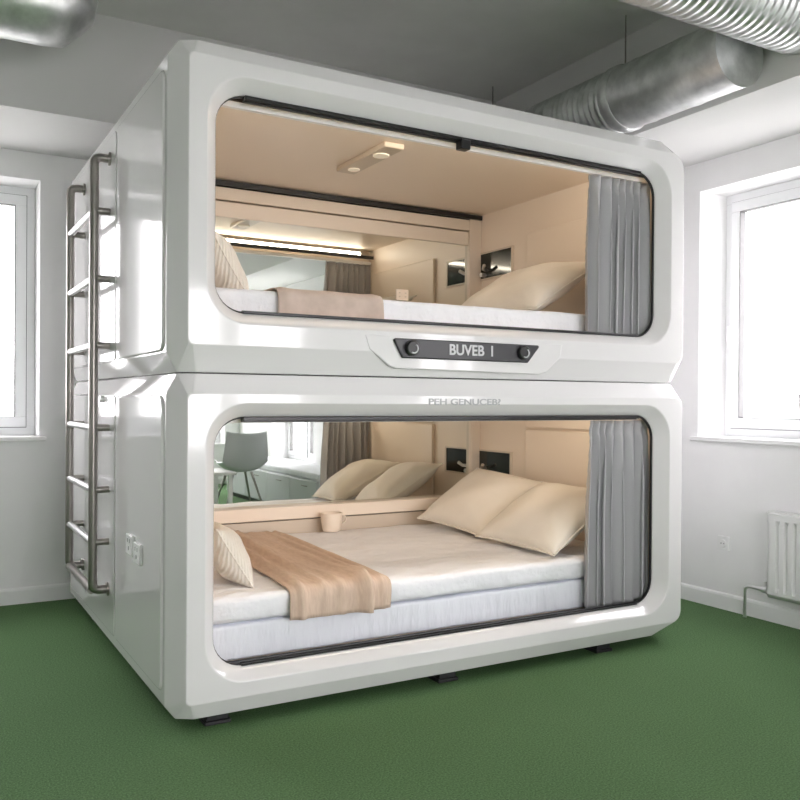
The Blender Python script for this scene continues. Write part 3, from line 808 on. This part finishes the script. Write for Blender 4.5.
# ------------------------------------------------------------------ furniture seen in the pod mirrors
ch = empty('shell_chair', (3.05, .45, 0), 'grey shell chair reflected in the mirror of the lower pod', 'chair')
bm = bmesh.new(); NU, NV = 22, 26; rows = []
for j in range(NV + 1):
    v = j / NV
    if v < .5:
        y = -.20 + .40 * (v / .5); z = .45 - .02 * math.sin(v * 2 * PI); lean = 0; wd = .21 + .04 * math.sin(v * PI)
    else:
        q = (v - .5) / .5; y = .20 + .13 * q ** .8 * (1 if q > .1 else q * 10 * .1 + .9 if False else 1); z = .45 + .40 * q; wd = .25 - .03 * q
    row = []
    for i in range(NU + 1):
        u = -1 + 2 * i / NU
        up_ = .10 * abs(u) ** 2.5 * (1 if v < .6 else max(0, 1 - (v - .6) * 2)); fw = -.09 * abs(u) ** 2 * (0 if v < .5 else (v - .5) * 2)
        row.append(bm.verts.new((3.05 + u * wd, .45 + y + fw, z + up_)))
    rows.append(row)
for a, c in zip(rows[:-1], rows[1:]):
    for i in range(NU): bm.faces.new((a[i], a[i + 1], c[i + 1], c[i]))
o = finish('seat_shell', bm, 'chair', ch, smooth=180); sm = o.modifiers.new('thickness', 'SOLIDIFY'); sm.thickness = .012
for sx in (-1, 1):
    for sy in (-1, 1):
        bm = bmesh.new(); tube(bm, [(3.05 + sx * .10, .45 + sy * .10, .435), (3.05 + sx * .22, .45 + sy * .21, 0)], .012, 10, radii=[.014, .010]); finish('leg', bm, 'steel', ch, smooth=50)
tb = empty('low_table', (2.45, .95, 0), 'low white table reflected in the mirror of the lower pod', 'table')
boxo('table_top', 'wood', (2.05, 2.75, .70, 1.25, .47, .50), tb, bevel=.006)
for x in (2.10, 2.70):
    for y in (.75, 1.20): boxo('leg', 'whiteplastic', (x - .02, x + .02, y - .02, y + .02, 0, .47), tb, bevel=.003)
ck = empty('storage_bench', (3.75, .1, 0), 'long low grey storage bench by the right wall, reflected in the lower pod mirror', 'bench')
boxo('bench_body', 'chair', (3.48, 4.07, -1.2, 1.55, .05, .40), ck, bevel=.006)
for k in range(4):
    d = boxo('door', 'chair', (3.462, 3.478, -1.19 + k * .685, -.515 + k * .685, .06, .39), ck, bevel=.003)
    boxo('handle', 'steel', (3.445, 3.461, -.86 + k * .685, -.74 + k * .685, .33, .34), d)
boxo('plinth', 'black', (3.50, 4.06, -1.17, 1.52, 0, .049), ck)
boxo('seat_pad', 'sheet', (3.48, 4.07, -1.18, 1.53, .401, .47), ck, bevel=.02)

# ------------------------------------------------------------------ outside
tag(boxo('ground', 'ground', (-60, 70, -60, 80, -3.2, -3.1)), kind='structure')
def house(name, x, y, w, d, h, rot, label, floors=3):
    root = empty(name, (x, y, -3.1), label, 'building')
    root.rotation_euler.z = 0
    bm = bmesh.new(); box(bm, x - w / 2, x + w / 2, y - d / 2, y + d / 2, -3.1, h); finish('walls', bm, 'facade', root)
    bm = bmesh.new(); box(bm, x - w / 2 - .3, x + w / 2 + .3, y - d / 2 - .3, y + d / 2 + .3, h, h + .35); finish('roof', bm, 'roofing', root)
    for k in range(floors):
        zc = -1.9 + k * 2.8
        if zc + 1 > h: break
        n = int(d / 2.6)
        for i in range(n):
            yy = y - d / 2 + (i + .5) * d / n
            boxo('window', 'darkglass', (x - w / 2 - .03, x - w / 2 + .02, yy - .5, yy + .5, zc, zc + 1.4), root)
        n = int(w / 2.6)
        for i in range(n):
            xx = x - w / 2 + (i + .5) * w / n
            boxo('window', 'darkglass', (xx - .5, xx + .5, y - d / 2 - .03, y - d / 2 + .02, zc, zc + 1.4), root)
    return root
house('building', 36, 19, 10, 16, 1.2, 0, 'pale low building outside the right window')
def bush(x, y, r, h, label, seed):
    root = empty('shrub', (x, y, -3.1), label, 'shrub', 'shrubs outside the windows')
    rnd = random.Random(seed); bm = bmesh.new()
    for k in range(420):
        th, ph_ = rnd.uniform(0, 2 * PI), math.acos(rnd.uniform(-.4, 1)); rr = r * rnd.uniform(.55, 1)
        p = Vector((x + rr * math.sin(ph_) * math.cos(th), y + rr * math.sin(ph_) * math.sin(th), h - r + rr * 1.1 * math.cos(ph_)))
        a = Vector((rnd.uniform(-1, 1), rnd.uniform(-1, 1), rnd.uniform(-1, 1))).normalized() * r * .13; b_ = a.orthogonal().normalized() * r * .10
        bm.faces.new([bm.verts.new(q) for q in (p - a, p + b_, p + a, p - b_)])
    finish('foliage', bm, 'leaf', root)
    bm = bmesh.new(); tube(bm, [(x, y, -3.1), (x + .05, y, (h - r))], .08, 10, radii=[.12, .05]); finish('trunk', bm, 'bark', root)
bush(15.5, 9.3, 1.3, .45, 'round leafy shrub outside the right window', 3)
bush(2.5, 15, 1.6, .3, 'leafy shrub outside the left window', 7)

# ------------------------------------------------------------------ light
world = bpy.data.worlds.new('overcast sky'); scene.world = world; world.use_nodes = True
nt = world.node_tree; bg = nt.nodes['Background']
tcw = nt.nodes.new('ShaderNodeTexCoord'); sep = nt.nodes.new('ShaderNodeSeparateXYZ'); rp = nt.nodes.new('ShaderNodeValToRGB')
nt.links.new(tcw.outputs['Generated'], sep.inputs[0]); nt.links.new(sep.outputs['Z'], rp.inputs[0]); nt.links.new(rp.outputs[0], bg.inputs['Color'])
rp.color_ramp.elements[0].color = (1.0, .94, .965, 1); rp.color_ramp.elements[1].color = (.98, .935, .985, 1)
bg.inputs['Strength'].default_value = 9.5

def podlamp(cc, e):
    ld = bpy.data.lights.new('pod_lamp', 'AREA'); ld.shape = 'DISK'; ld.size = .08; ld.energy = e; ld.color = (1, .78, .55); ld.spread = math.radians(170)
    lo = bpy.data.objects.new('pod_lamp', ld); COL.objects.link(lo); lo.location = S((2.03, 3.74, cc - .034))


# ------------------------------------------------------------------ camera
cam = bpy.data.cameras.new('camera'); co = bpy.data.objects.new('camera', cam); COL.objects.link(co); scene.camera = co
F, YAW, PITCH, ROLL, CY = 852.06, 29.8792, -.3206, .3738, 405.62
cam.sensor_width = 36; cam.sensor_fit = 'HORIZONTAL'; cam.lens = F / 800 * 36; cam.shift_y = (CY - 400) / 800
cam.clip_start = .05; cam.clip_end = 300
a = math.radians(YAW); p = math.radians(PITCH); r = math.radians(ROLL)
fwd = Vector((math.sin(a) * math.cos(p), math.cos(a) * math.cos(p), math.sin(p)))
rgt = Vector((math.cos(a), -math.sin(a), 0)); upv = rgt.cross(fwd)
# roll: picture turned clockwise
R_ = rgt * math.cos(r) + upv * math.sin(r); U_ = upv * math.cos(r) - rgt * math.sin(r)
mw = Matrix((R_, U_, -fwd)).transposed().to_4x4(); mw.translation = (0, 0, 1.2)
co.matrix_world = mw

# ------------------------------------------------------------------ render settings
vs = scene.view_settings; vs.view_transform = 'Standard'; vs.look = 'None'; vs.gamma = 1; vs.use_curve_mapping = False; vs.exposure = 0.54
cy = scene.cycles
cy.use_denoising = True; cy.max_bounces = 12; cy.diffuse_bounces = 8; cy.glossy_bounces = 6; cy.transparent_max_bounces = 12; cy.caustics_reflective = True
cy.sample_clamp_indirect = 6
bpy.context.view_layer.update()
